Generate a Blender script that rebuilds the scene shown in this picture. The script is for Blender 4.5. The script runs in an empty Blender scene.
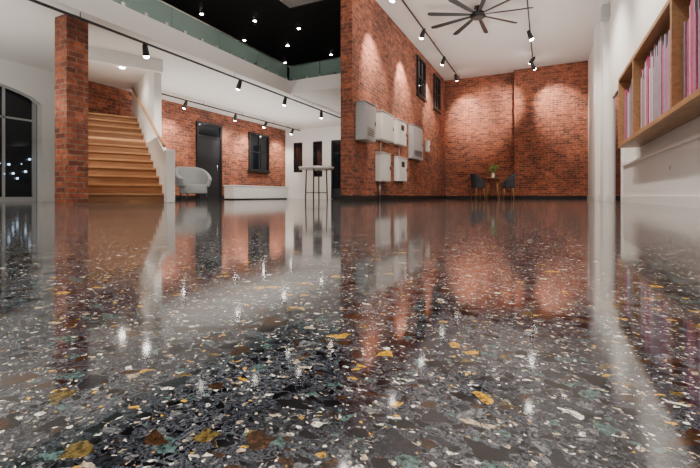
import bpy, bmesh, math, random
from mathutils import Vector, Matrix
random.seed(7)
COL = bpy.context.scene.collection

# ------------------------------------------------------------------ materials
def new_mat(name):
    m = bpy.data.materials.new(name); m.use_nodes = True
    nt = m.node_tree
    return m, nt, nt.nodes["Principled BSDF"]

def N(nt, typ, **kw):
    n = nt.nodes.new(typ)
    for k, v in kw.items(): setattr(n, k, v)
    return n

def L(nt, a, b): nt.links.new(a, b)

def math_n(nt, op, a, b=None, c=None):
    n = N(nt, "ShaderNodeMath", operation=op)
    for i, v in enumerate((a, b, c)):
        if v is None: continue
        if isinstance(v, (int, float)): n.inputs[i].default_value = v
        else: L(nt, v, n.inputs[i])
    return n.outputs[0]

def mixc(nt, fac, a, b, blend='MIX'):
    n = N(nt, "ShaderNodeMix", data_type='RGBA', blend_type=blend)
    if isinstance(fac, (int, float)): n.inputs[0].default_value = fac
    else: L(nt, fac, n.inputs[0])
    for i, v in ((6, a), (7, b)):
        if isinstance(v, tuple): n.inputs[i].default_value = (*v[:3], 1)
        else: L(nt, v, n.inputs[i])
    return n.outputs[2]

def simple(name, col, rough=0.5, metal=0.0, var=0.06, nscale=6.0, bump=0.0, spec=0.5):
    m, nt, b = new_mat(name)
    tc = N(nt, "ShaderNodeTexCoord")
    no = N(nt, "ShaderNodeTexNoise"); no.inputs["Scale"].default_value = nscale
    no.inputs["Detail"].default_value = 4
    L(nt, tc.outputs["Object"], no.inputs["Vector"])
    c = mixc(nt, no.outputs["Fac"], tuple(x*(1-var) for x in col), tuple(min(1, x*(1+var)) for x in col))
    L(nt, c, b.inputs["Base Color"])
    b.inputs["Roughness"].default_value = rough
    b.inputs["Metallic"].default_value = metal
    b.inputs["Specular IOR Level"].default_value = spec
    if bump:
        bp = N(nt, "ShaderNodeBump"); bp.inputs["Strength"].default_value = bump
        bp.inputs["Distance"].default_value = 0.01
        L(nt, no.outputs["Fac"], bp.inputs["Height"]); L(nt, bp.outputs[0], b.inputs["Normal"])
    return m

def emis(name, col, st):
    m, nt, b = new_mat(name)
    b.inputs["Base Color"].default_value = (*col, 1)
    b.inputs["Emission Color"].default_value = (*col, 1)
    b.inputs["Emission Strength"].default_value = st
    return m

def brick_mat(name, dark=1.0):
    m, nt, b = new_mat(name)
    tc = N(nt, "ShaderNodeTexCoord"); geo = N(nt, "ShaderNodeNewGeometry")
    sp = N(nt, "ShaderNodeSeparateXYZ"); L(nt, tc.outputs["Object"], sp.inputs[0])
    sn = N(nt, "ShaderNodeSeparateXYZ"); L(nt, geo.outputs["True Normal"], sn.inputs[0])
    ax = math_n(nt, 'GREATER_THAN', math_n(nt, 'ABSOLUTE', sn.outputs[0]), 0.7)
    u = math_n(nt, 'ADD', math_n(nt, 'MULTIPLY', sp.outputs[1], ax),
               math_n(nt, 'MULTIPLY', sp.outputs[0], math_n(nt, 'SUBTRACT', 1.0, ax)))
    cb = N(nt, "ShaderNodeCombineXYZ"); L(nt, u, cb.inputs[0]); L(nt, sp.outputs[2], cb.inputs[1])
    br = N(nt, "ShaderNodeTexBrick")
    L(nt, cb.outputs[0], br.inputs["Vector"])
    br.inputs["Scale"].default_value = 1.0
    br.inputs["Brick Width"].default_value = 0.24
    br.inputs["Row Height"].default_value = 0.084
    br.inputs["Mortar Size"].default_value = 0.010
    br.inputs["Mortar Smooth"].default_value = 0.2
    br.inputs["Bias"].default_value = -0.1
    br.inputs["Color1"].default_value = (0.46*dark, 0.125*dark, 0.06*dark, 1)
    br.inputs["Color2"].default_value = (0.13*dark, 0.036*dark, 0.026*dark, 1)
    br.inputs["Mortar"].default_value = (0.28*dark, 0.18*dark, 0.13*dark, 1)
    n1 = N(nt, "ShaderNodeTexNoise"); n1.inputs["Scale"].default_value = 0.9; n1.inputs["Detail"].default_value = 8
    n1.inputs["Roughness"].default_value = 0.7
    L(nt, tc.outputs["Object"], n1.inputs["Vector"])
    rp = N(nt, "ShaderNodeValToRGB"); rp.color_ramp.elements[0].position = 0.35; rp.color_ramp.elements[1].position = 0.62
    rp.color_ramp.elements[0].color = (0.58, 0.57, 0.60, 1); rp.color_ramp.elements[1].color = (1.15, 1.1, 1.0, 1)
    L(nt, n1.outputs["Fac"], rp.inputs[0])
    c = mixc(nt, 1.0, br.outputs["Color"], rp.outputs[0], 'MULTIPLY')
    n2 = N(nt, "ShaderNodeTexNoise"); n2.inputs["Scale"].default_value = 14; n2.inputs["Detail"].default_value = 5
    L(nt, tc.outputs["Object"], n2.inputs["Vector"])
    r2 = N(nt, "ShaderNodeValToRGB"); r2.color_ramp.elements[0].position = 0.3; r2.color_ramp.elements[1].position = 0.7
    r2.color_ramp.elements[0].color = (0.6, 0.58, 0.58, 1); r2.color_ramp.elements[1].color = (1.35, 1.35, 1.35, 1)
    L(nt, n2.outputs["Fac"], r2.inputs[0])
    c = mixc(nt, 1.0, c, r2.outputs[0], 'MULTIPLY')
    L(nt, c, b.inputs["Base Color"])
    b.inputs["Roughness"].default_value = 0.8
    bp = N(nt, "ShaderNodeBump"); bp.inputs["Strength"].default_value = 0.7; bp.inputs["Distance"].default_value = 0.012
    h = math_n(nt, 'ADD', math_n(nt, 'SUBTRACT', 1.0, br.outputs["Fac"]), math_n(nt, 'MULTIPLY', n2.outputs["Fac"], 0.8))
    L(nt, h, bp.inputs["Height"]); L(nt, bp.outputs[0], b.inputs["Normal"])
    return m

def wood_mat(name, c1, c2, rough=0.45, axis=(1, 12, 12)):
    m, nt, b = new_mat(name)
    tc = N(nt, "ShaderNodeTexCoord"); mp = N(nt, "ShaderNodeMapping")
    mp.inputs["Scale"].default_value = axis
    L(nt, tc.outputs["Object"], mp.inputs["Vector"])
    no = N(nt, "ShaderNodeTexNoise"); no.inputs["Scale"].default_value = 2.5; no.inputs["Detail"].default_value = 8
    no.inputs["Distortion"].default_value = 0.6
    L(nt, mp.outputs[0], no.inputs["Vector"])
    rp = N(nt, "ShaderNodeValToRGB"); rp.color_ramp.elements[0].position = 0.3; rp.color_ramp.elements[1].position = 0.7
    rp.color_ramp.elements[0].color = (*c2, 1); rp.color_ramp.elements[1].color = (*c1, 1)
    L(nt, no.outputs["Fac"], rp.inputs[0]); L(nt, rp.outputs[0], b.inputs["Base Color"])
    b.inputs["Roughness"].default_value = rough
    return m

def terrazzo():
    m, nt, b = new_mat("polished_concrete_aggregate")
    tc = N(nt, "ShaderNodeTexCoord")
    dn = N(nt, "ShaderNodeTexNoise", noise_dimensions='2D'); dn.inputs["Scale"].default_value = 90; dn.inputs["Detail"].default_value = 3
    L(nt, tc.outputs["Object"], dn.inputs["Vector"])
    sub = N(nt, "ShaderNodeVectorMath", operation='SUBTRACT'); L(nt, dn.outputs["Color"], sub.inputs[0]); sub.inputs[1].default_value = (.5, .5, .5)
    sc = N(nt, "ShaderNodeVectorMath", operation='SCALE'); L(nt, sub.outputs[0], sc.inputs[0]); sc.inputs["Scale"].default_value = 0.007
    ad = N(nt, "ShaderNodeVectorMath", operation='ADD'); L(nt, tc.outputs["Object"], ad.inputs[0]); L(nt, sc.outputs[0], ad.inputs[1])
    vec = ad.outputs[0]
    nm = N(nt, "ShaderNodeTexNoise", noise_dimensions='2D'); nm.inputs["Scale"].default_value = 620; nm.inputs["Detail"].default_value = 6
    nm.inputs["Roughness"].default_value = 0.8
    L(nt, tc.outputs["Object"], nm.inputs["Vector"])
    rm = N(nt, "ShaderNodeValToRGB")
    rm.color_ramp.elements[0].position = 0.40; rm.color_ramp.elements[0].color = (0.007, 0.008, 0.012, 1)
    rm.color_ramp.elements[1].position = 0.66; rm.color_ramp.elements[1].color = (0.12, 0.135, 0.165, 1)
    L(nt, nm.outputs["Fac"], rm.inputs[0])
    col = rm.outputs[0]
    nl = N(nt, "ShaderNodeTexNoise", noise_dimensions='2D'); nl.inputs["Scale"].default_value = 14; nl.inputs["Detail"].default_value = 4
    L(nt, tc.outputs["Object"], nl.inputs["Vector"])
    rl = N(nt, "ShaderNodeValToRGB")
    rl.color_ramp.elements[0].position = 0.3; rl.color_ramp.elements[0].color = (0.5, 0.5, 0.53, 1)
    rl.color_ramp.elements[1].position = 0.7; rl.color_ramp.elements[1].color = (1.3, 1.3, 1.3, 1)
    L(nt, nl.outputs["Fac"], rl.inputs[0])
    col = mixc(nt, 1.0, col, rl.outputs[0], 'MULTIPLY')
    ns = N(nt, "ShaderNodeTexNoise", noise_dimensions='2D'); ns.inputs["Scale"].default_value = 300; ns.inputs["Detail"].default_value = 6
    ns.inputs["Roughness"].default_value = 0.75
    L(nt, tc.outputs["Object"], ns.inputs["Vector"])
    rs = N(nt, "ShaderNodeValToRGB")
    rs.color_ramp.elements[0].position = 0.36; rs.color_ramp.elements[0].color = (0.12, 0.12, 0.12, 1)
    rs.color_ramp.elements[1].position = 0.64; rs.color_ramp.elements[1].color = (1.6, 1.6, 1.6, 1)
    L(nt, ns.outputs["Fac"], rs.inputs[0])
    def layer(col, S, p, margin, stops, off):
        mp = N(nt, "ShaderNodeMapping"); mp.inputs["Location"].default_value = (off, off*1.7, 0); mp.inputs["Rotation"].default_value = (0, 0, off)
        mp.inputs["Scale"].default_value = (1.0, 1.25, 1)
        L(nt, vec, mp.inputs["Vector"])
        v1 = N(nt, "ShaderNodeTexVoronoi", voronoi_dimensions='2D', feature='F1'); v1.inputs["Scale"].default_value = S
        v2 = N(nt, "ShaderNodeTexVoronoi", voronoi_dimensions='2D', feature='DISTANCE_TO_EDGE'); v2.inputs["Scale"].default_value = S
        L(nt, mp.outputs[0], v1.inputs["Vector"]); L(nt, mp.outputs[0], v2.inputs["Vector"])
        se = N(nt, "ShaderNodeSeparateColor"); L(nt, v1.outputs["Color"], se.inputs[0])
        sel = math_n(nt, 'LESS_THAN', se.outputs[0], p)
        mg = math_n(nt, 'MULTIPLY_ADD', se.outputs[2], margin*2.2, margin*0.4)
        ins = math_n(nt, 'GREATER_THAN', v2.outputs["Distance"], mg)
        mask = math_n(nt, 'MULTIPLY', sel, ins)
        rp = N(nt, "ShaderNodeValToRGB"); rp.color_ramp.interpolation = 'CONSTANT'
        els = rp.color_ramp.elements
        els[0].position = 0; els[0].color = (*stops[0][1], 1)
        els[1].position = stops[1][0]; els[1].color = (*stops[1][1], 1)
        for pos, c in stops[2:]:
            e = els.new(pos); e.color = (*c, 1)
        L(nt, se.outputs[1], rp.inputs[0])
        sc_ = mixc(nt, 1.0, rp.outputs[0], rs.outputs[0], 'MULTIPLY')
        return mixc(nt, mask, col, sc_)
    dk, dk2, br_, am = (0.004, 0.004, 0.006), (0.02, 0.022, 0.03), (0.05, 0.024, 0.012), (0.58, 0.32, 0.03)
    gy, bg, wh, tl, ol = (0.14, 0.15, 0.165), (0.46, 0.39, 0.28), (0.85, 0.84, 0.78), (0.07, 0.125, 0.125), (0.13, 0.095, 0.03)
    col = layer(col, 480, 0.34, 0.06, [(0, dk), (.42, dk2), (.55, gy), (.76, bg), (.86, wh), (.95, am), (.97, tl)], 0.3)
    col = layer(col, 230, 0.27, 0.07, [(0, dk), (.40, dk2), (.55, br_), (.64, gy), (.78, tl), (.86, bg), (.92, wh), (.965, am)], 1.1)
    col = layer(col, 110, 0.24, 0.08, [(0, dk), (.38, dk2), (.52, br_), (.64, tl), (.76, gy), (.86, ol), (.91, bg), (.945, am), (.975, wh)], 2.3)
    col = layer(col, 58, 0.16, 0.09, [(0, dk), (.30, br_), (.50, dk2), (.64, tl), (.76, ol), (.84, dk), (.90, am), (.93, gy)], 3.9)
    L(nt, col, b.inputs["Base Color"])
    b.inputs["IOR"].default_value = 1.6
    rr = math_n(nt, 'MULTIPLY_ADD', nl.outputs["Fac"], 0.03, 0.06)
    L(nt, rr, b.inputs["Roughness"])
    bp = N(nt, "ShaderNodeBump"); bp.inputs["Strength"].default_value = 0.03; bp.inputs["Distance"].default_value = 0.002
    nw = N(nt, "ShaderNodeTexNoise", noise_dimensions='2D'); nw.inputs["Scale"].default_value = 9; nw.inputs["Detail"].default_value = 1
    L(nt, tc.outputs["Object"], nw.inputs["Vector"])
    L(nt, nw.outputs["Fac"], bp.inputs["Height"]); L(nt, bp.outputs[0], b.inputs["Normal"])
    return m

M = {}
M['floor'] = terrazzo()
M['brick'] = brick_mat("brick_red")
M['white'] = simple("painted_plaster_white", (0.82, 0.81, 0.79), 0.6, var=0.03, nscale=2)
M['ceil'] = simple("ceiling_paint", (0.74, 0.70, 0.67), 0.7, var=0.03, nscale=1)
M['soffit'] = simple("soffit_paint", (0.80, 0.77, 0.73), 0.7, var=0.03, nscale=1)
M['gloss_white'] = simple("white_enamel", (0.86, 0.85, 0.84), 0.3, var=0.02)
M['dark'] = simple("dark_paint", (0.018, 0.018, 0.022), 0.45, var=0.2)
M['darkceil'] = simple("dark_ceiling_paint", (0.022, 0.021, 0.024), 0.6, var=0.2)
M['black'] = simple("black_powder_coat", (0.012, 0.012, 0.013), 0.4, var=0.1)
M['grey'] = simple("grey_steel_paint", (0.42, 0.43, 0.44), 0.4, var=0.05)
M['boxw'] = simple("offwhite_steel_paint", (0.78, 0.78, 0.76), 0.4, var=0.04)
M['metal'] = simple("brushed_metal", (0.55, 0.55, 0.55), 0.3, metal=1.0)
M['fabric'] = simple("grey_fabric", (0.25, 0.26, 0.27), 0.9, var=0.2, nscale=60, bump=0.3)
M['charcoal'] = simple("charcoal_fabric", (0.05, 0.055, 0.065), 0.8, var=0.2, nscale=60, bump=0.2)
M['oak'] = wood_mat("oak_wood", (0.52, 0.27, 0.12), (0.34, 0.16, 0.065))
M['shelfwood'] = wood_mat("shelf_oak", (0.50, 0.28, 0.14), (0.34, 0.18, 0.09), axis=(12, 1, 12))
M['paper'] = simple("paper_white", (0.75, 0.72, 0.70), 0.7)
M['pink'] = simple("magenta_cloth", (0.60, 0.08, 0.25), 0.7, var=0.4, nscale=25)
M['mauve'] = simple("mauve_cloth", (0.36, 0.27, 0.34), 0.7, var=0.4, nscale=25)
M['leaf'] = simple("leaf_green", (0.16, 0.30, 0.05), 0.5, var=0.4, nscale=20)
M['lamp'] = emis("lamp_lens", (1.0, 0.94, 0.85), 70)
M['lampcool'] = emis("street_light_lens", (0.55, 0.75, 1.0), 3)
def glass_mat():
    m, nt, b = new_mat("tinted_glass")
    b.inputs["Base Color"].default_value = (0.42, 0.62, 0.57, 1)
    b.inputs["Transmission Weight"].default_value = 0.6
    b.inputs["IOR"].default_value = 1.45
    no = N(nt, "ShaderNodeTexNoise"); no.inputs["Scale"].default_value = 3
    L(nt, math_n(nt, 'MULTIPLY_ADD', no.outputs["Fac"], .1, .05), b.inputs["Roughness"])
    return m
M['glass'] = glass_mat()
M['nightglass'] = simple("night_window_glass", (0.006, 0.008, 0.012), 0.06, var=0.3)

# ------------------------------------------------------------------ geometry helpers
def empty(name, loc=(0, 0, 0), rz=0):
    e = bpy.data.objects.new(name, None); COL.objects.link(e)
    e.empty_display_size = 0.1
    e.location = loc; e.rotation_euler = (0, 0, rz)
    return e

def add_obj(name, me, mats, parent=None, loc=(0, 0, 0), rot=(0, 0, 0)):
    o = bpy.data.objects.new(name, me); COL.objects.link(o)
    if not isinstance(mats, (list, tuple)): mats = [mats]
    for m in mats: me.materials.append(m)
    o.location = loc; o.rotation_euler = rot
    if parent: o.parent = parent
    return o

def bm_box(bm, b, mi=0):
    x0, y0, z0, x1, y1, z1 = b
    vs = [bm.verts.new(p) for p in ((x0,y0,z0),(x1,y0,z0),(x1,y1,z0),(x0,y1,z0),(x0,y0,z1),(x1,y0,z1),(x1,y1,z1),(x0,y1,z1))]
    for f in ((0,3,2,1),(4,5,6,7),(0,1,5,4),(1,2,6,5),(2,3,7,6),(3,0,4,7)):
        fc = bm.faces.new([vs[i] for i in f]); fc.material_index = mi

def boxes(name, bl, mat, parent=None, loc=(0,0,0), rot=(0,0,0), bevel=0.0, mis=None):
    bm = bmesh.new()
    for i, b in enumerate(bl):
        b = (min(b[0],b[3]),min(b[1],b[4]),min(b[2],b[5]),max(b[0],b[3]),max(b[1],b[4]),max(b[2],b[5]))
        bm_box(bm, b, mis[i] if mis else 0)
    me = bpy.data.meshes.new(name); bm.to_mesh(me); bm.free()
    o = add_obj(name, me, mat, parent, loc, rot)
    if bevel:
        md = o.modifiers.new("bevel", 'BEVEL'); md.width = bevel; md.segments = 2; md.limit_method = 'ANGLE'
    return o

def prism(name, pts, z0, z1, mat, parent=None, axis='z', loc=(0,0,0), rot=(0,0,0)):
    bm = bmesh.new()
    def P(p, h):
        return (p[0], p[1], h) if axis == 'z' else (h, p[0], p[1])
    a = [bm.verts.new(P(p, z0)) for p in pts]; b = [bm.verts.new(P(p, z1)) for p in pts]
    bm.faces.new(a[::-1]); bm.faces.new(b)
    n = len(pts)
    for i in range(n): bm.faces.new((a[i], a[(i+1) % n], b[(i+1) % n], b[i]))
    bmesh.ops.recalc_face_normals(bm, faces=bm.faces)
    me = bpy.data.meshes.new(name); bm.to_mesh(me); bm.free()
    return add_obj(name, me, mat, parent, loc, rot)

def bm_cyl(bm, p0, p1, r0, r1=None, seg=16, mi=0):
    r1 = r0 if r1 is None else r1
    p0, p1 = Vector(p0), Vector(p1); d = (p1-p0)
    q = d.to_track_quat('Z', 'Y').to_matrix()
    rings = []
    for p, r in ((p0, r0), (p1, r1)):
        rings.append([bm.verts.new(p + q @ Vector((r*math.cos(2*math.pi*i/seg), r*math.sin(2*math.pi*i/seg), 0))) for i in range(seg)])
    for i in range(seg):
        f = bm.faces.new((rings[0][i], rings[0][(i+1) % seg], rings[1][(i+1) % seg], rings[1][i])); f.material_index = mi; f.smooth = True
    f = bm.faces.new(rings[0][::-1]); f.material_index = mi
    f = bm.faces.new(rings[1]); f.material_index = mi

def cyls(name, cl, mat, parent=None, seg=16, loc=(0,0,0), rot=(0,0,0)):
    bm = bmesh.new()
    for c in cl: bm_cyl(bm, *c, seg=seg)
    me = bpy.data.meshes.new(name); bm.to_mesh(me); bm.free()
    return add_obj(name, me, mat, parent, loc, rot)

# ------------------------------------------------------------------ room shell
H, SO, ST = 5.2, 2.9, 3.2     # ceiling, soffit, slab top
XR, XL, XB = 1.45, -9.9, -3.96
Y0 = -3.0
boxes("floor", [(XL-0.3, Y0-0.2, -0.2, XR+0.3, 18.2, 0)], M['floor'])
boxes("ceiling", [(-6.2, Y0, H, XR, 18.0, H+0.2)], M['ceil'])
boxes("ceiling_mezzanine", [(XL, Y0, H, -6.2, 18.0, H+0.2)], M['darkceil'])
boxes("ceiling_mezzanine_landing", [(-6.2, 9.0, H-0.03, -4.26, 14.05, H)], M['darkceil'])
boxes("mezzanine_slab", [(XL, Y0, SO, -6.2, 14.05, ST), (-6.2, 9.0, SO, -4.26, 14.05, ST)], M['soffit'])
boxes("wall_right", [(XR, Y0, 0, XR+0.2, 18.0, H)], M['white'])
boxes("wall_back", [(-1.12, 17.4, 0, XR, 18.0, H), (-4.26, 17.7, 0, -1.12, 18.0, H)], M['brick'])
boxes("wall_center", [(-4.26, 8.24, 0, XB, 17.7, H)], M['brick'])
boxes("wall_front", [(XL, Y0-0.2, 0, XR, Y0, H)], M['white'])
boxes("wall_left", [(XL-0.2, Y0, 0, XL, 1.0, SO), (XL-0.2, 1.0, 2.55, XL, 4.92, SO), (XL-0.2, 4.92, 0, XL, 5.55, SO)], M['white'])
boxes("wall_left_brick", [(XL-0.2, 5.55, 0, XL, 14.05, SO)], M['brick'])
boxes("wall_left_mezzanine", [(XL-0.2, Y0, ST, XL, 14.05, H)], M['dark'])
boxes("wall_far_mezzanine", [(XL, 14.05, ST, -4.26, 14.25, H)], M['dark'])
boxes("wall_partition", [(-9.9, 14.05, 2.35, -4.26, 14.25, SO), (-9.9,14.05,0,-9.5,14.25,2.35), (-9.05,14.05,0,-8.55,14.25,2.35),
                         (-8.1,14.05,0,-7.7,14.25,2.35), (-6.8,14.05,0,-4.26,14.25,2.35), (-9.5,14.05,0,-9.05,14.25,1.1), (-8.55,14.05,0,-8.1,14.25,0.9)], M['white'])
for i, (a, b, z) in enumerate([(-9.5, -9.05, 1.1), (-8.55, -8.1, .9), (-7.7, -6.8, 0.02)]):
    nm = "window_%d" % (i+3) if i < 2 else "door_2"
    e = empty(nm)
    boxes("pane", [(a+0.04, 14.12, z+.04, b-0.04, 14.15, 2.31)], M['nightglass'], e)
    boxes("frame", [(a, 14.07, z, a+.04, 14.2, 2.35), (b-.04, 14.07, z, b, 14.2, 2.35), (a+.04, 14.07, 2.31, b-.04, 14.2, 2.35), (a+.04, 14.07, z, b-.04, 14.2, z+.04)], M['black'], e)

# arched head of the big window opening (left wall)
pts = [(1.0, 2.55)]
for k in range(25):
    t_ = k/24; yy = 1.0+3.92*t_
    pts.append((yy, 2.12+.40*math.sin(math.pi*t_)**.6 if 0 < t_ < 1 else 2.12))
pts.append((4.92, 2.55))
prism("trim_4", pts[::-1], XL-.2, XL, M['white'], axis='x')

# baseboards
boxes("baseboard_center", [(XB, 8.24, 0, XB+.03, 17.7, .13), (-4.26, 8.21, 0, XB+.03, 8.24, .13)], M['black'])
boxes("baseboard_back", [(-1.15, 17.37, 0, XR, 17.4, .13), (XB+.03, 17.67, 0, -1.15, 17.7, .13)], M['black'])
boxes("baseboard_left", [(XL, 6.95, 0, XL+.03, 9.2, .13), (XL, 10.3, 0, XL+.03, 14.05, .13)], M['black'])
boxes("baseboard_partition", [(-9.87, 14.02, 0, -7.72, 14.05, .10)], M['white'])
boxes("trim_1", [(-6.2, Y0, 2.86, -6.17, 8.97, 3.22), (-6.2, 8.97, 2.86, -4.26, 9.0, 3.22)], M['white'])

# big night window left: glazed shopfront with frames
e = empty("window_1")
boxes("frame", [(XL-.30, 1.0, 0, XL-.22, 1.08, 2.55), (XL-.30, 4.84, 0, XL-.22, 4.92, 2.55), (XL-.30, 1.08, 2.47, XL-.22, 4.84, 2.55), (XL-.30, 1.08, 0, XL-.22, 4.84, .1),
               (XL-.28, 4.3, .1, XL-.23, 4.35, 2.47), (XL-.28, 2.9, .1, XL-.23, 2.95, 2.47), (XL-.28, 1.08, 1.75, XL-.23, 4.84, 1.79)], M['grey'], e)
boxes("pane", [(XL-.26, 1.08, .1, XL-.25, 4.84, 2.47)], M['nightglass'], e)
bm = bmesh.new()  # small glowing dots standing in for bluish street lights outside
for i in range(22):
    yy = 3.2 + i*0.075; zz = .35 + .8*random.random()
    bmesh.ops.create_icosphere(bm, subdivisions=2, radius=random.choice([.010, .016, .024]), matrix=Matrix.Translation((XL-.20, yy, zz)))
me = bpy.data.meshes.new("street_light_dots"); bm.to_mesh(me); bm.free()
add_obj("street_light_dots", me, M['lampcool'])

# door + window on left brick wall
e = empty("door_1")
boxes("frame", [(XL, 9.2, 0, XL+.06, 9.28, 2.5), (XL, 10.22, 0, XL+.06, 10.3, 2.5), (XL, 9.28, 2.42, XL+.06, 10.22, 2.5), (XL, 9.28, 2.02, XL+.05, 10.22, 2.08)], M['black'], e)
boxes("leaf", [(XL, 9.28, 0, XL+.02, 10.22, 2.02)], M['dark'], e)
boxes("transom", [(XL, 9.28, 2.08, XL+.015, 10.22, 2.42)], M['nightglass'], e)
cyls("handle", [((XL+.03, 10.1, .95), (XL+.03, 10.1, 1.15), .012)], M['metal'], e)
def wall_window(name, x, y0, y1, z0, z1, nmull=1, mat=None):
    e = empty(name); f = .06
    bl = [(x, y0, z0, x+.07, y0+f, z1), (x, y1-f, z0, x+.07, y1, z1), (x, y0+f, z1-f, x+.07, y1-f, z1), (x, y0+f, z0, x+.07, y1-f, z0+f)]
    for i in range(nmull):
        yy = y0+(y1-y0)*(i+1)/(nmull+1); bl.append((x, yy-.02, z0+f, x+.05, yy+.02, z1-f))
    bl.append((x, y0+f, (z0+z1)/2-.02, x+.045, y1-f, (z0+z1)/2+.02))
    boxes("frame", bl, M['black'], e)
    boxes("pane", [(x, y0+f, z0+f, x+.02, y1-f, z1-f)], M['nightglass'], e)
    boxes("sill", [(x, y0-.05, z0-.06, x+.1, y1+.05, z0)], mat or M['black'], e)
wall_window("window_2", XL, 11.68, 12.87, 1.08, 2.5)
wall_window("window_5", XB, 13.3, 14.3, 3.6, 4.95)
wall_window("window_6", XB, 15.6, 16.6, 3.6, 4.95)

# ------------------------------------------------------------------ brick pillar
boxes("brick_pillar", [(-6.86, 3.58, 0, -6.54, 3.90, SO)], M['brick'])

# ------------------------------------------------------------------ staircase
th = math.atan2(.89, .456)
e = empty("staircase", (-6.88, 4.10, 0), th)
bl, mis = [], []
n = 12
for i in range(n):
    s0 = i*.27
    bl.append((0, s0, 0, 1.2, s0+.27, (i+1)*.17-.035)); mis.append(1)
    bl.append((0, s0-.03, (i+1)*.17-.035, 1.2, s0+.27, (i+1)*.17)); mis.append(0)
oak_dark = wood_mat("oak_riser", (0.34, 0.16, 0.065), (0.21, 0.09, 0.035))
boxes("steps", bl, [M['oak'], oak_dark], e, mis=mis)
prism("landing", [(0, 3.24), (1.2, 3.24), (1.2, 3.9), (0, 3.3)], 0, 2.04, M['oak'], e)
prism("guard_panel", [(-.02, 0), (1.0, 0), (1.0, 1.45), (-.02, .86)], 1.2, 1.28, M['white'], e, axis='x')
boxes("newel", [(1.17, -.26, 0, 1.31, -.02, .96)], M['gloss_white'], e, bevel=.008)
cyls("handrail", [((1.14, -.2, 1.02), (1.14, 3.3, 3.02-.2), .028)], M['oak'], e)
boxes("stair_wall", [(1.2, 1.0, 0, 1.34, 3.75, SO)], M['white'], e)
boxes("stair_side_wall", [(-.12, .9, 0, 0, 3.2, SO)], M['white'], e)
boxes("header_beam", [(-.12, .86, 2.66, 1.34, 1.0, SO)], M['white'], e)

# ------------------------------------------------------------------ glass balustrade
e = empty("glass_balustrade")
gz0, gz1 = ST+.03, ST+.43
pn = []
y = -1.0
while y < 8.9:
    pn.append((-6.262, y, gz0, -6.25, min(y+1.24, 8.95), gz1)); y += 1.25
pn += [(-6.25, 9.05, gz0, -5.3, 9.062, gz1), (-5.28, 9.05, gz0, -4.28, 9.062, gz1)]
boxes("glass_panels", pn, M['glass'], e)
cl = []
y = -.8
while y < 8.95:
    cl.append((-6.29, y, ST, -6.22, y+.06, ST+.10)); y += .42
for k in range(5): cl.append((-6.1+.4*k, 9.02, ST, -6.04+.4*k, 9.09, ST+.10))
boxes("clamps", cl, M['metal'], e)
boxes("top_rail", [(-6.275, -1, gz1, -6.237, 9.075, gz1+.025), (-6.237, 9.037, gz1, -4.28, 9.075, gz1+.025)], M['metal'], e)

# ------------------------------------------------------------------ lights
WARM = (1, .90, .78)
def spot(name, loc, target, power, size=70, blend=.7, parent=None, radius=.05, col=WARM):
    ld = bpy.data.lights.new(name, 'SPOT'); ld.energy = power; ld.spot_size = math.radians(size); ld.spot_blend = blend
    ld.shadow_soft_size = radius; ld.color = col
    o = bpy.data.objects.new(name, ld); COL.objects.link(o)
    d = Vector(target)-Vector(loc)
    o.location = loc; o.rotation_euler = d.to_track_quat('-Z', 'Y').to_euler()
    if parent: o.parent = parent
    return o

def up_fill(name, loc, sx, sy, power, col=(1, .95, .88)):  # added upward area light without a fixture
    ld = bpy.data.lights.new(name, 'AREA'); ld.shape = 'RECTANGLE'; ld.size = sx; ld.size_y = sy; ld.energy = power; ld.color = col
    o = bpy.data.objects.new(name, ld); COL.objects.link(o)
    o.location = loc; o.rotation_euler = (math.pi, 0, 0)
    return o

def track(name, x, y0, y1, z, ceil_z, heads, power, size=75, hs=1.0):
    e = empty(name)
    boxes("rail", [(x-.018, y0, z-.012, x+.018, y1, z+.02)], M['black'], e)
    hang = [((x, yy, z+.02), (x, yy, ceil_z), .006) for yy in [y0+.1+(y1-y0-.2)*k/4 for k in range(5)]]
    if ceil_z-z > .03: cyls("hangers", hang, M['black'], e, seg=8)
    for i, hd in enumerate(heads):
        yy, tgt = hd[0], hd[1]; pw = power*(hd[2] if len(hd) > 2 else 1); sz = hd[3] if len(hd) > 3 else size
        p = Vector((x, yy, z-.10*hs)); d = (Vector(tgt)-p).normalized()
        bm = bmesh.new()
        bm_cyl(bm, (x, yy, z-.012), (x, yy, z-.10*hs), .009)
        bm_cyl(bm, p-d*.07*hs, p+d*.08*hs, .036*hs, .048*hs)
        bm_cyl(bm, p-d*.10*hs, p-d*.07*hs, .022*hs, .034*hs)
        bm_cyl(bm, p+d*.08*hs, p+d*.10*hs, .043*hs, .034*hs, mi=1)
        bm_cyl(bm, p+d*.10*hs, p+d*.112*hs, .034*hs, .015*hs, mi=1)
        me = bpy.data.meshes.new("head"); bm.to_mesh(me); bm.free()
        add_obj("head_%d" % (i+1), me, [M['black'], M['lamp']], e)
        spot("lamp_%d" % (i+1), p+d*.15*hs, tgt, pw, sz, .8, e)
    return e

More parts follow.
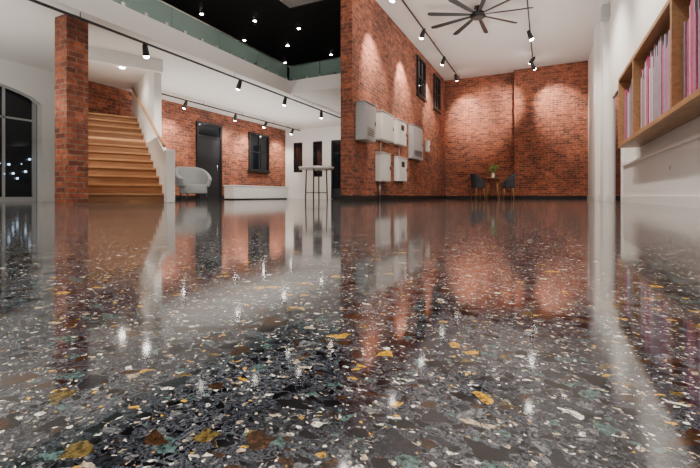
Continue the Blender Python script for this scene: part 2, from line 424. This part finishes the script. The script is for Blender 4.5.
track("track_light", -3.2, 0.5, 17.0, 5.0, H,
      [(1.2, (-2.0, 1.0, 0), 1.1), (3.7, (-2.6, 3.4, 0), 1.0), (6.3, (-2.9, 6.2, 0)), (8.9, (-3.96, 9.5, 3.1), 1.9, 66), (11.4, (-3.96, 11.8, 3.2), 1.9, 66), (14.0, (-3.96, 14.8, 3.4), 1.7, 66), (16.2, (-3.0, 17.7, 3.6), 1.4, 66)], 360, 100, 1.5)  # nearest head added out of view to light the foreground floor
track("track_light", -.4, -0.5, 17.0, 5.0, H,
      [(0.2, (-.5, 0.6, 0), 1.1), (2.2, (-.8, 2.0, 0), 1.0), (4.6, (.6, 4.6, 0), 1.2), (7.0, (1.4, 7.4, 1.6), 1.8), (10.0, (1.4, 10.8, 1.8), 1.6), (12.9, (1.0, 14.0, 1), 1.1), (15.3, (-2.0, 17.7, 3.6), 2.4, 56), (16.0, (.4, 17.4, 3.6), 1.8, 62)], 360, 100, 1.5)  # nearest heads added above the frame to brighten the floor by the camera
track("track_light", -6.32, 0.2, 13.8, 2.80, SO,
      [(2.3, (-7.0, 2.5, 0)), (4.75, (-6.6, 5.4, 0)), (7.15, (-8.0, 7.8, 0)), (8.94, (-7.5, 9.6, 0)), (10.9, (-7.2, 12.4, 0))], 170, 130, 1.2)
track("track_light", -9.05, 6.9, 13.9, 2.80, SO,
      [(8.04, (-9.9, 8.2, 1.5), 1.2, 95), (10.05, (-9.9, 10.8, 1.5), 1.2, 95), (11.6, (-9.9, 11.5, 1.5), 1.2, 95), (13.3, (-9.9, 13.5, 1.5), 1.2, 95)], 135, 120, 1.2)
up_fill("up_fill_hall", (-1.3, 9.5, 2.6), 4.0, 13.0, 210)  # unseen fill lights, added so the ceiling bounces light into the room
up_fill("up_fill_entry", (-3.0, 0.5, 2.6), 4.0, 5.0, 150)
up_fill("up_fill_mezzanine", (-8.0, 9.0, 1.3), 2.4, 8.0, 140)  # added fill below the slab, no real lamp here
up_fill("up_fill_window", (-7.8, 1.0, 1.3), 3.0, 5.0, 90)

e = empty("recessed_downlight")
dl = [(-7.8, 11.2), (-7.55, 9.2), (-8.8, 10.2), (-8.9, 12.6), (-6.9, 12.6), (-6.7, 10.2), (-8.6, 8.2)]
cyls("rings", [((a, b, H-.015), (a, b, H), .06) for a, b in dl], M['metal'], e)
cyls("lenses", [((a, b, H-.02), (a, b, H-.015), .045) for a, b in dl], M['lamp'], e)
spot("stair_downlight", (-8.2, 5.6, SO-.05), (-8.4, 5.8, 0), 35, 140)
e = empty("recessed_downlight")
cyls("lens", [((-8.2, 5.6, SO-.02), (-8.2, 5.6, SO), .05)], M['lamp'], e)

# ------------------------------------------------------------------ ceiling fan
e = empty("ceiling_fan", (-1.62, 11.15, .12))
bm = bmesh.new()
bm_cyl(bm, (0, 0, 4.93), (0, 0, H-.12), .025)
bm_cyl(bm, (0, 0, H-.17), (0, 0, H-.12), .10, .10, 24)
bm_cyl(bm, (0, 0, 4.80), (0, 0, 4.93), .20, .15, 32)
bm_cyl(bm, (0, 0, 4.76), (0, 0, 4.80), .13, .20, 32)
me = bpy.data.meshes.new("motor"); bm.to_mesh(me); bm.free()
add_obj("motor", me, M['black'], e)
bm = bmesh.new()
for k in range(9):
    a = 2*math.pi*k/9+.15
    R = Matrix.Rotation(a, 4, 'Z') @ Matrix.Translation((0, 0, 4.86)) @ Matrix.Rotation(math.radians(12), 4, 'X')
    prof = [(.15, -.035), (.5, -.06), (1.25, -.085), (1.36, -.05), (1.36, .05), (1.25, .06), (.5, .05), (.15, .035)]
    t = [bm.verts.new(R @ Vector((u, v, .006))) for u, v in prof]; b_ = [bm.verts.new(R @ Vector((u, v, -.006))) for u, v in prof]
    bm.faces.new(t); bm.faces.new(b_[::-1])
    for i in range(8): bm.faces.new((t[i], b_[i], b_[(i+1) % 8], t[(i+1) % 8]))
bmesh.ops.recalc_face_normals(bm, faces=bm.faces)
me = bpy.data.meshes.new("blades"); bm.to_mesh(me); bm.free()
add_obj("blades", me, M['black'], e)

# ------------------------------------------------------------------ electrical boxes on brick wall
def ebox(name, y0, y1, z0, z1, d, mat, vents=False, dial=False):
    e = empty(name)
    X0 = XB+.002
    boxes("body", [(X0, y0, z0, XB+d-.02, y1, z1)], mat, e, bevel=.012)
    boxes("door", [(XB+d-.02, y0+.02, z0+.02, XB+d, y1-.02, z1-.02)], mat, e, bevel=.006)
    boxes("latch", [(XB+d, y1-.09, (z0+z1)/2-.05, XB+d+.015, y1-.06, (z0+z1)/2+.05)], M['black'], e)
    boxes("top_flange", [(X0, y0-.015, z1, XB+d+.01, y1+.015, z1+.015)], mat, e)
    if vents:
        boxes("vents", [(XB+d, y0+.12, z0+.12+.04*k, XB+d+.006, y1-.15, z0+.135+.04*k) for k in range(5)], M['black'], e)
    if dial:
        ym = (y0+y1)/2
        boxes("display", [(XB+d, ym-.14, z1-.28, XB+d+.006, ym+.14, z1-.12)], M['black'], e)
ebox("electrical_cabinet", 8.4, 9.05, 1.42, 2.3, .26, M['grey'], True)
ebox("electrical_cabinet", 9.6, 10.5, 1.58, 2.32, .20, M['boxw'])
ebox("electrical_cabinet", 10.95, 11.75, 1.62, 2.34, .16, M['boxw'], dial=True)
ebox("electrical_cabinet", 12.4, 13.6, 1.33, 2.42, .16, M['grey'], True)
ebox("fuse_box", 9.6, 10.3, .5, 1.25, .18, M['boxw'])
ebox("fuse_box", 11.0, 11.8, .55, 1.26, .16, M['gloss_white'], dial=True)
ebox("junction_box", 14.4, 14.75, 1.75, 2.15, .10, M['boxw'])
for c in [((XB+.03, 9.9, 1.27), (XB+.03, 9.9, 1.575), .018), ((XB+.03, 11.4, 1.28), (XB+.03, 11.4, 1.615), .018), ((XB+.05, 9.8, .0), (XB+.05, 9.8, .495), .018),
     ((XB+.03, 10.53, 1.9), (XB+.03, 10.92, 1.9), .014), ((XB+.03, 11.78, 2.1), (XB+.03, 12.37, 2.1), .014)]:
    cyls("conduit_pipe", [c], M['metal'])

# ------------------------------------------------------------------ right wall elements
boxes("trim_3", [(XR-.06, Y0, .12, XR, 9.5, .70), (XR-.09, Y0, .70, XR, 9.52, .735), (XR-.075, Y0, 0, XR, 9.5, .12)], M['gloss_white'])
boxes("trim_2", [(XR-.12, 12.0, 0, XR, 12.45, H), (XR-.12, 13.8, 0, XR, 14.25, H)], M['white'])
boxes("baseboard_right", [(XR-.03, 14.25, 0, XR, 17.37, .15), (XR-.03, 12.45, 0, XR, 13.8, .15), (XR-.03, 11.2, 0, XR, 12.0, .15)], M['gloss_white'])
e = empty("door_3")
boxes("frame", [(XR-.05, 9.75, 0, XR, 9.85, 2.5), (XR-.05, 11.0, 0, XR, 11.1, 2.5), (XR-.05, 9.85, 2.4, XR, 11.0, 2.5)], M['gloss_white'], e)
boxes("leaf", [(XR-.02, 9.85, 0, XR, 11.0, 2.4)], M['nightglass'], e)
e = empty("power_outlet")
boxes("plate", [(XR-.068, 6.1, .42, XR-.06, 6.19, .51)], M['boxw'], e, bevel=.003)
cyls("socket", [((XR-.072, 6.145, .465), (XR-.068, 6.145, .465), .025)], M['grey'], e)
boxes("loudspeaker", [(XR-.18, 11.7, 4.55, XR, 11.98, 4.9)], M['grey'], bevel=.02)

# display shelf
e = empty("display_shelf")
sx0, sy0, sy1, sz0, sz1 = 1.14, 1.6, 8.3, .95, 2.15
t = .06
bl = [(sx0, sy0, sz0, XR, sy1, sz0+t), (sx0, sy0, sz1-t, XR, sy1, sz1), (sx0, sy0, sz0+t, XR, sy0+t, sz1-t), (sx0, sy1-t, sz0+t, XR, sy1, sz1-t)]
divs = [7.0, 5.05, 3.3]
for d in divs: bl.append((sx0, d-t/2, sz0+t, XR, d+t/2, sz1-t))
boxes("frame", bl, M['shelfwood'], e, bevel=.003)
boxes("back_panel", [(XR-.02, sy0+t, sz0+t, XR-.001, sy1-t, sz1-t)], M['shelfwood'], e)
bm = bmesh.new()
edges = [sy1] + divs + [sy0]
for k in range(len(edges)-1):
    hi, lo = edges[k]-t-.02, edges[k+1]+t+.02
    yy = lo
    while yy < hi-.03:
        w = random.uniform(.02, .06)
        if yy+w > hi: break
        hh = random.uniform(.70, 1.0)
        if random.random() < (.5 if k == 0 else .88):
            mi = random.choice([0, 0, 2, 0, 1]) if k < 2 else random.choice([1, 1, 1, 0, 2])
            bm_box(bm, (sx0+.08, yy, sz0+t, XR-.03, yy+w-.003, sz0+t+hh), mi)
        yy += w
me = bpy.data.meshes.new("books"); bm.to_mesh(me); bm.free()
add_obj("books", me, [M['mauve'], M['pink'], M['paper']], e)

# ------------------------------------------------------------------ furniture
def tub_chair(name, loc, rz, r, seat_h, arm_h, back_h, cloth, leg_mat, thick=.05, cushion=.09):
    e = empty(name, loc, rz)          # faces local +Y
    bm = bmesh.new(); segs, rows = 28, 5
    g = []
    for i in range(segs+1):
        a = math.radians(-128 + 256*i/segs)      # 0 = back (-Y)
        k = max(0, math.cos(a*0.75)); k = k*k*(3-2*k)
        top = arm_h+(back_h-arm_h)*k
        col = []
        for j in range(rows+1):
            f = j/rows; z = seat_h-.06+(top-seat_h+.06)*f
            rr = r*(.86+.16*f)
            col.append(bm.verts.new((rr*math.sin(a), -rr*math.cos(a), z)))
        g.append(col)
    for i in range(segs):
        for j in range(rows): bm.faces.new((g[i][j], g[i+1][j], g[i+1][j+1], g[i][j+1])).smooth = True
    me = bpy.data.meshes.new("shell"); bm.to_mesh(me); bm.free()
    o = add_obj("shell", me, cloth, e)
    md = o.modifiers.new("s", 'SOLIDIFY'); md.thickness = thick; md.offset = 0
    md = o.modifiers.new("b", 'BEVEL'); md.width = thick*.35; md.segments = 3
    bm = bmesh.new()
    bm_cyl(bm, (0, 0, seat_h-cushion), (0, 0, seat_h), r*.84, r*.84, 32)
    me = bpy.data.meshes.new("seat"); bm.to_mesh(me); bm.free()
    o = add_obj("seat", me, cloth, e)
    md = o.modifiers.new("b", 'BEVEL'); md.width = .025; md.segments = 3; md.limit_method = 'ANGLE'
    q = r*.55
    for i, (sx, sy) in enumerate(((1, 1), (-1, 1), (-1, -1), (1, -1))):
        cyls("leg_%d" % (i+1), [((sx*q*1.25, sy*q*1.25, 0), (sx*q, sy*q, seat_h-cushion), .012, .02)], leg_mat, e)
    return e
tub_chair("armchair", (-8.42, 7.74, 0), math.radians(-112), .42, .42, .60, .92, M['fabric'], M['black'], .10, .24)

def c2w(X, Y): return (.8988*X-.4384*Y, .4384*X+.8988*Y)
tx, ty = c2w(5.0, 14.0)
ca = c2w(4.48, 14.0); cb_ = c2w(5.52, 14.0)
tub_chair("dining_chair", (ca[0], ca[1], 0), math.radians(26-80), .25, .46, .64, .90, M['charcoal'], M['oak'], .03, .05)
tub_chair("dining_chair", (cb_[0], cb_[1], 0), math.radians(26+80), .25, .46, .64, .90, M['charcoal'], M['oak'], .03, .05)
e = empty("dining_table", (tx, ty, 0))
bm = bmesh.new(); bm_cyl(bm, (0, 0, .715), (0, 0, .75), .36, .38, 40)
me = bpy.data.meshes.new("top"); bm.to_mesh(me); bm.free(); add_obj("top", me, M['oak'], e)
cyls("legs", [((.2*sx, .2*sy, 0), (.12*sx, .12*sy, .715), .018, .026) for sx in (1, -1) for sy in (1, -1)], M['oak'], e)
e = empty("vase_with_flowers", (tx, ty, .75))
cyls("vase", [((0, 0, 0), (0, 0, .08), .04, .06), ((0, 0, .08), (0, 0, .18), .06, .035)], M['gloss_white'], e)
bm = bmesh.new()
for k in range(22):
    a = k*2.4; rr = .06+.13*random.random(); h = .28+.2*random.random()
    tip = (rr*math.cos(a), rr*math.sin(a), h)
    bm_cyl(bm, (0, 0, .1), tip, .004, .003, 6)
    mt = Matrix.Translation(tip) @ Matrix.Rotation(a, 4, 'Z') @ Matrix.Rotation(.6, 4, 'Y') @ Matrix.Diagonal((.06, .028, .012, 1))
    bmesh.ops.create_icosphere(bm, subdivisions=1, radius=1, matrix=mt)
me = bpy.data.meshes.new("leaves"); bm.to_mesh(me); bm.free(); add_obj("leaves", me, M['leaf'], e)

# bar table
e = empty("bar_table", (-4.98, 8.35, 0))
bm = bmesh.new(); bm_cyl(bm, (0, 0, .76), (0, 0, .82), .41, .43, 48)
me = bpy.data.meshes.new("top"); bm.to_mesh(me); bm.free(); o = add_obj("top", me, M['gloss_white'], e)
cyls("legs", [((.27*math.cos(a), .27*math.sin(a), 0), (.25*math.cos(a), .25*math.sin(a), .76), .016) for a in (.3, 1.87, 3.44, 5.0)], M['black'], e)
bm = bmesh.new()
R = [Vector((.265*math.cos(a), .265*math.sin(a), .2)) for a in [.3+math.pi*2*k/24 for k in range(24)]]
for i in range(24): bm_cyl(bm, R[i], R[(i+1) % 24], .008, .008, 8)
me = bpy.data.meshes.new("foot_ring"); bm.to_mesh(me); bm.free(); add_obj("foot_ring", me, M['black'], e)

# low white bench
e = empty("low_bench", (-8.6, 9.5, 0))
boxes("body", [(-.4, 0, .04, 0, 2.9, .42)], M['gloss_white'], e, bevel=.01)
boxes("seat_top", [(-.42, -.02, .42, .02, 2.92, .46)], M['gloss_white'], e, bevel=.006)
boxes("plinth", [(-.36, .04, 0, -.04, 2.86, .04)], M['black'], e)

# ------------------------------------------------------------------ world, camera
w = bpy.data.worlds.new("night"); bpy.context.scene.world = w; w.use_nodes = True
w.node_tree.nodes["Background"].inputs[0].default_value = (.01, .015, .03, 1)
w.node_tree.nodes["Background"].inputs[1].default_value = .5
cd = bpy.data.cameras.new("camera"); cam = bpy.data.objects.new("camera", cd); COL.objects.link(cam)
cd.sensor_width = 36; cd.lens = 400/700*36
cd.shift_y = -38/700
cd.clip_start = .01
cam.location = (0, 0, .12)
cam.rotation_euler = (math.radians(90), 0, math.atan2(.4384, .8988))
bpy.context.scene.camera = cam
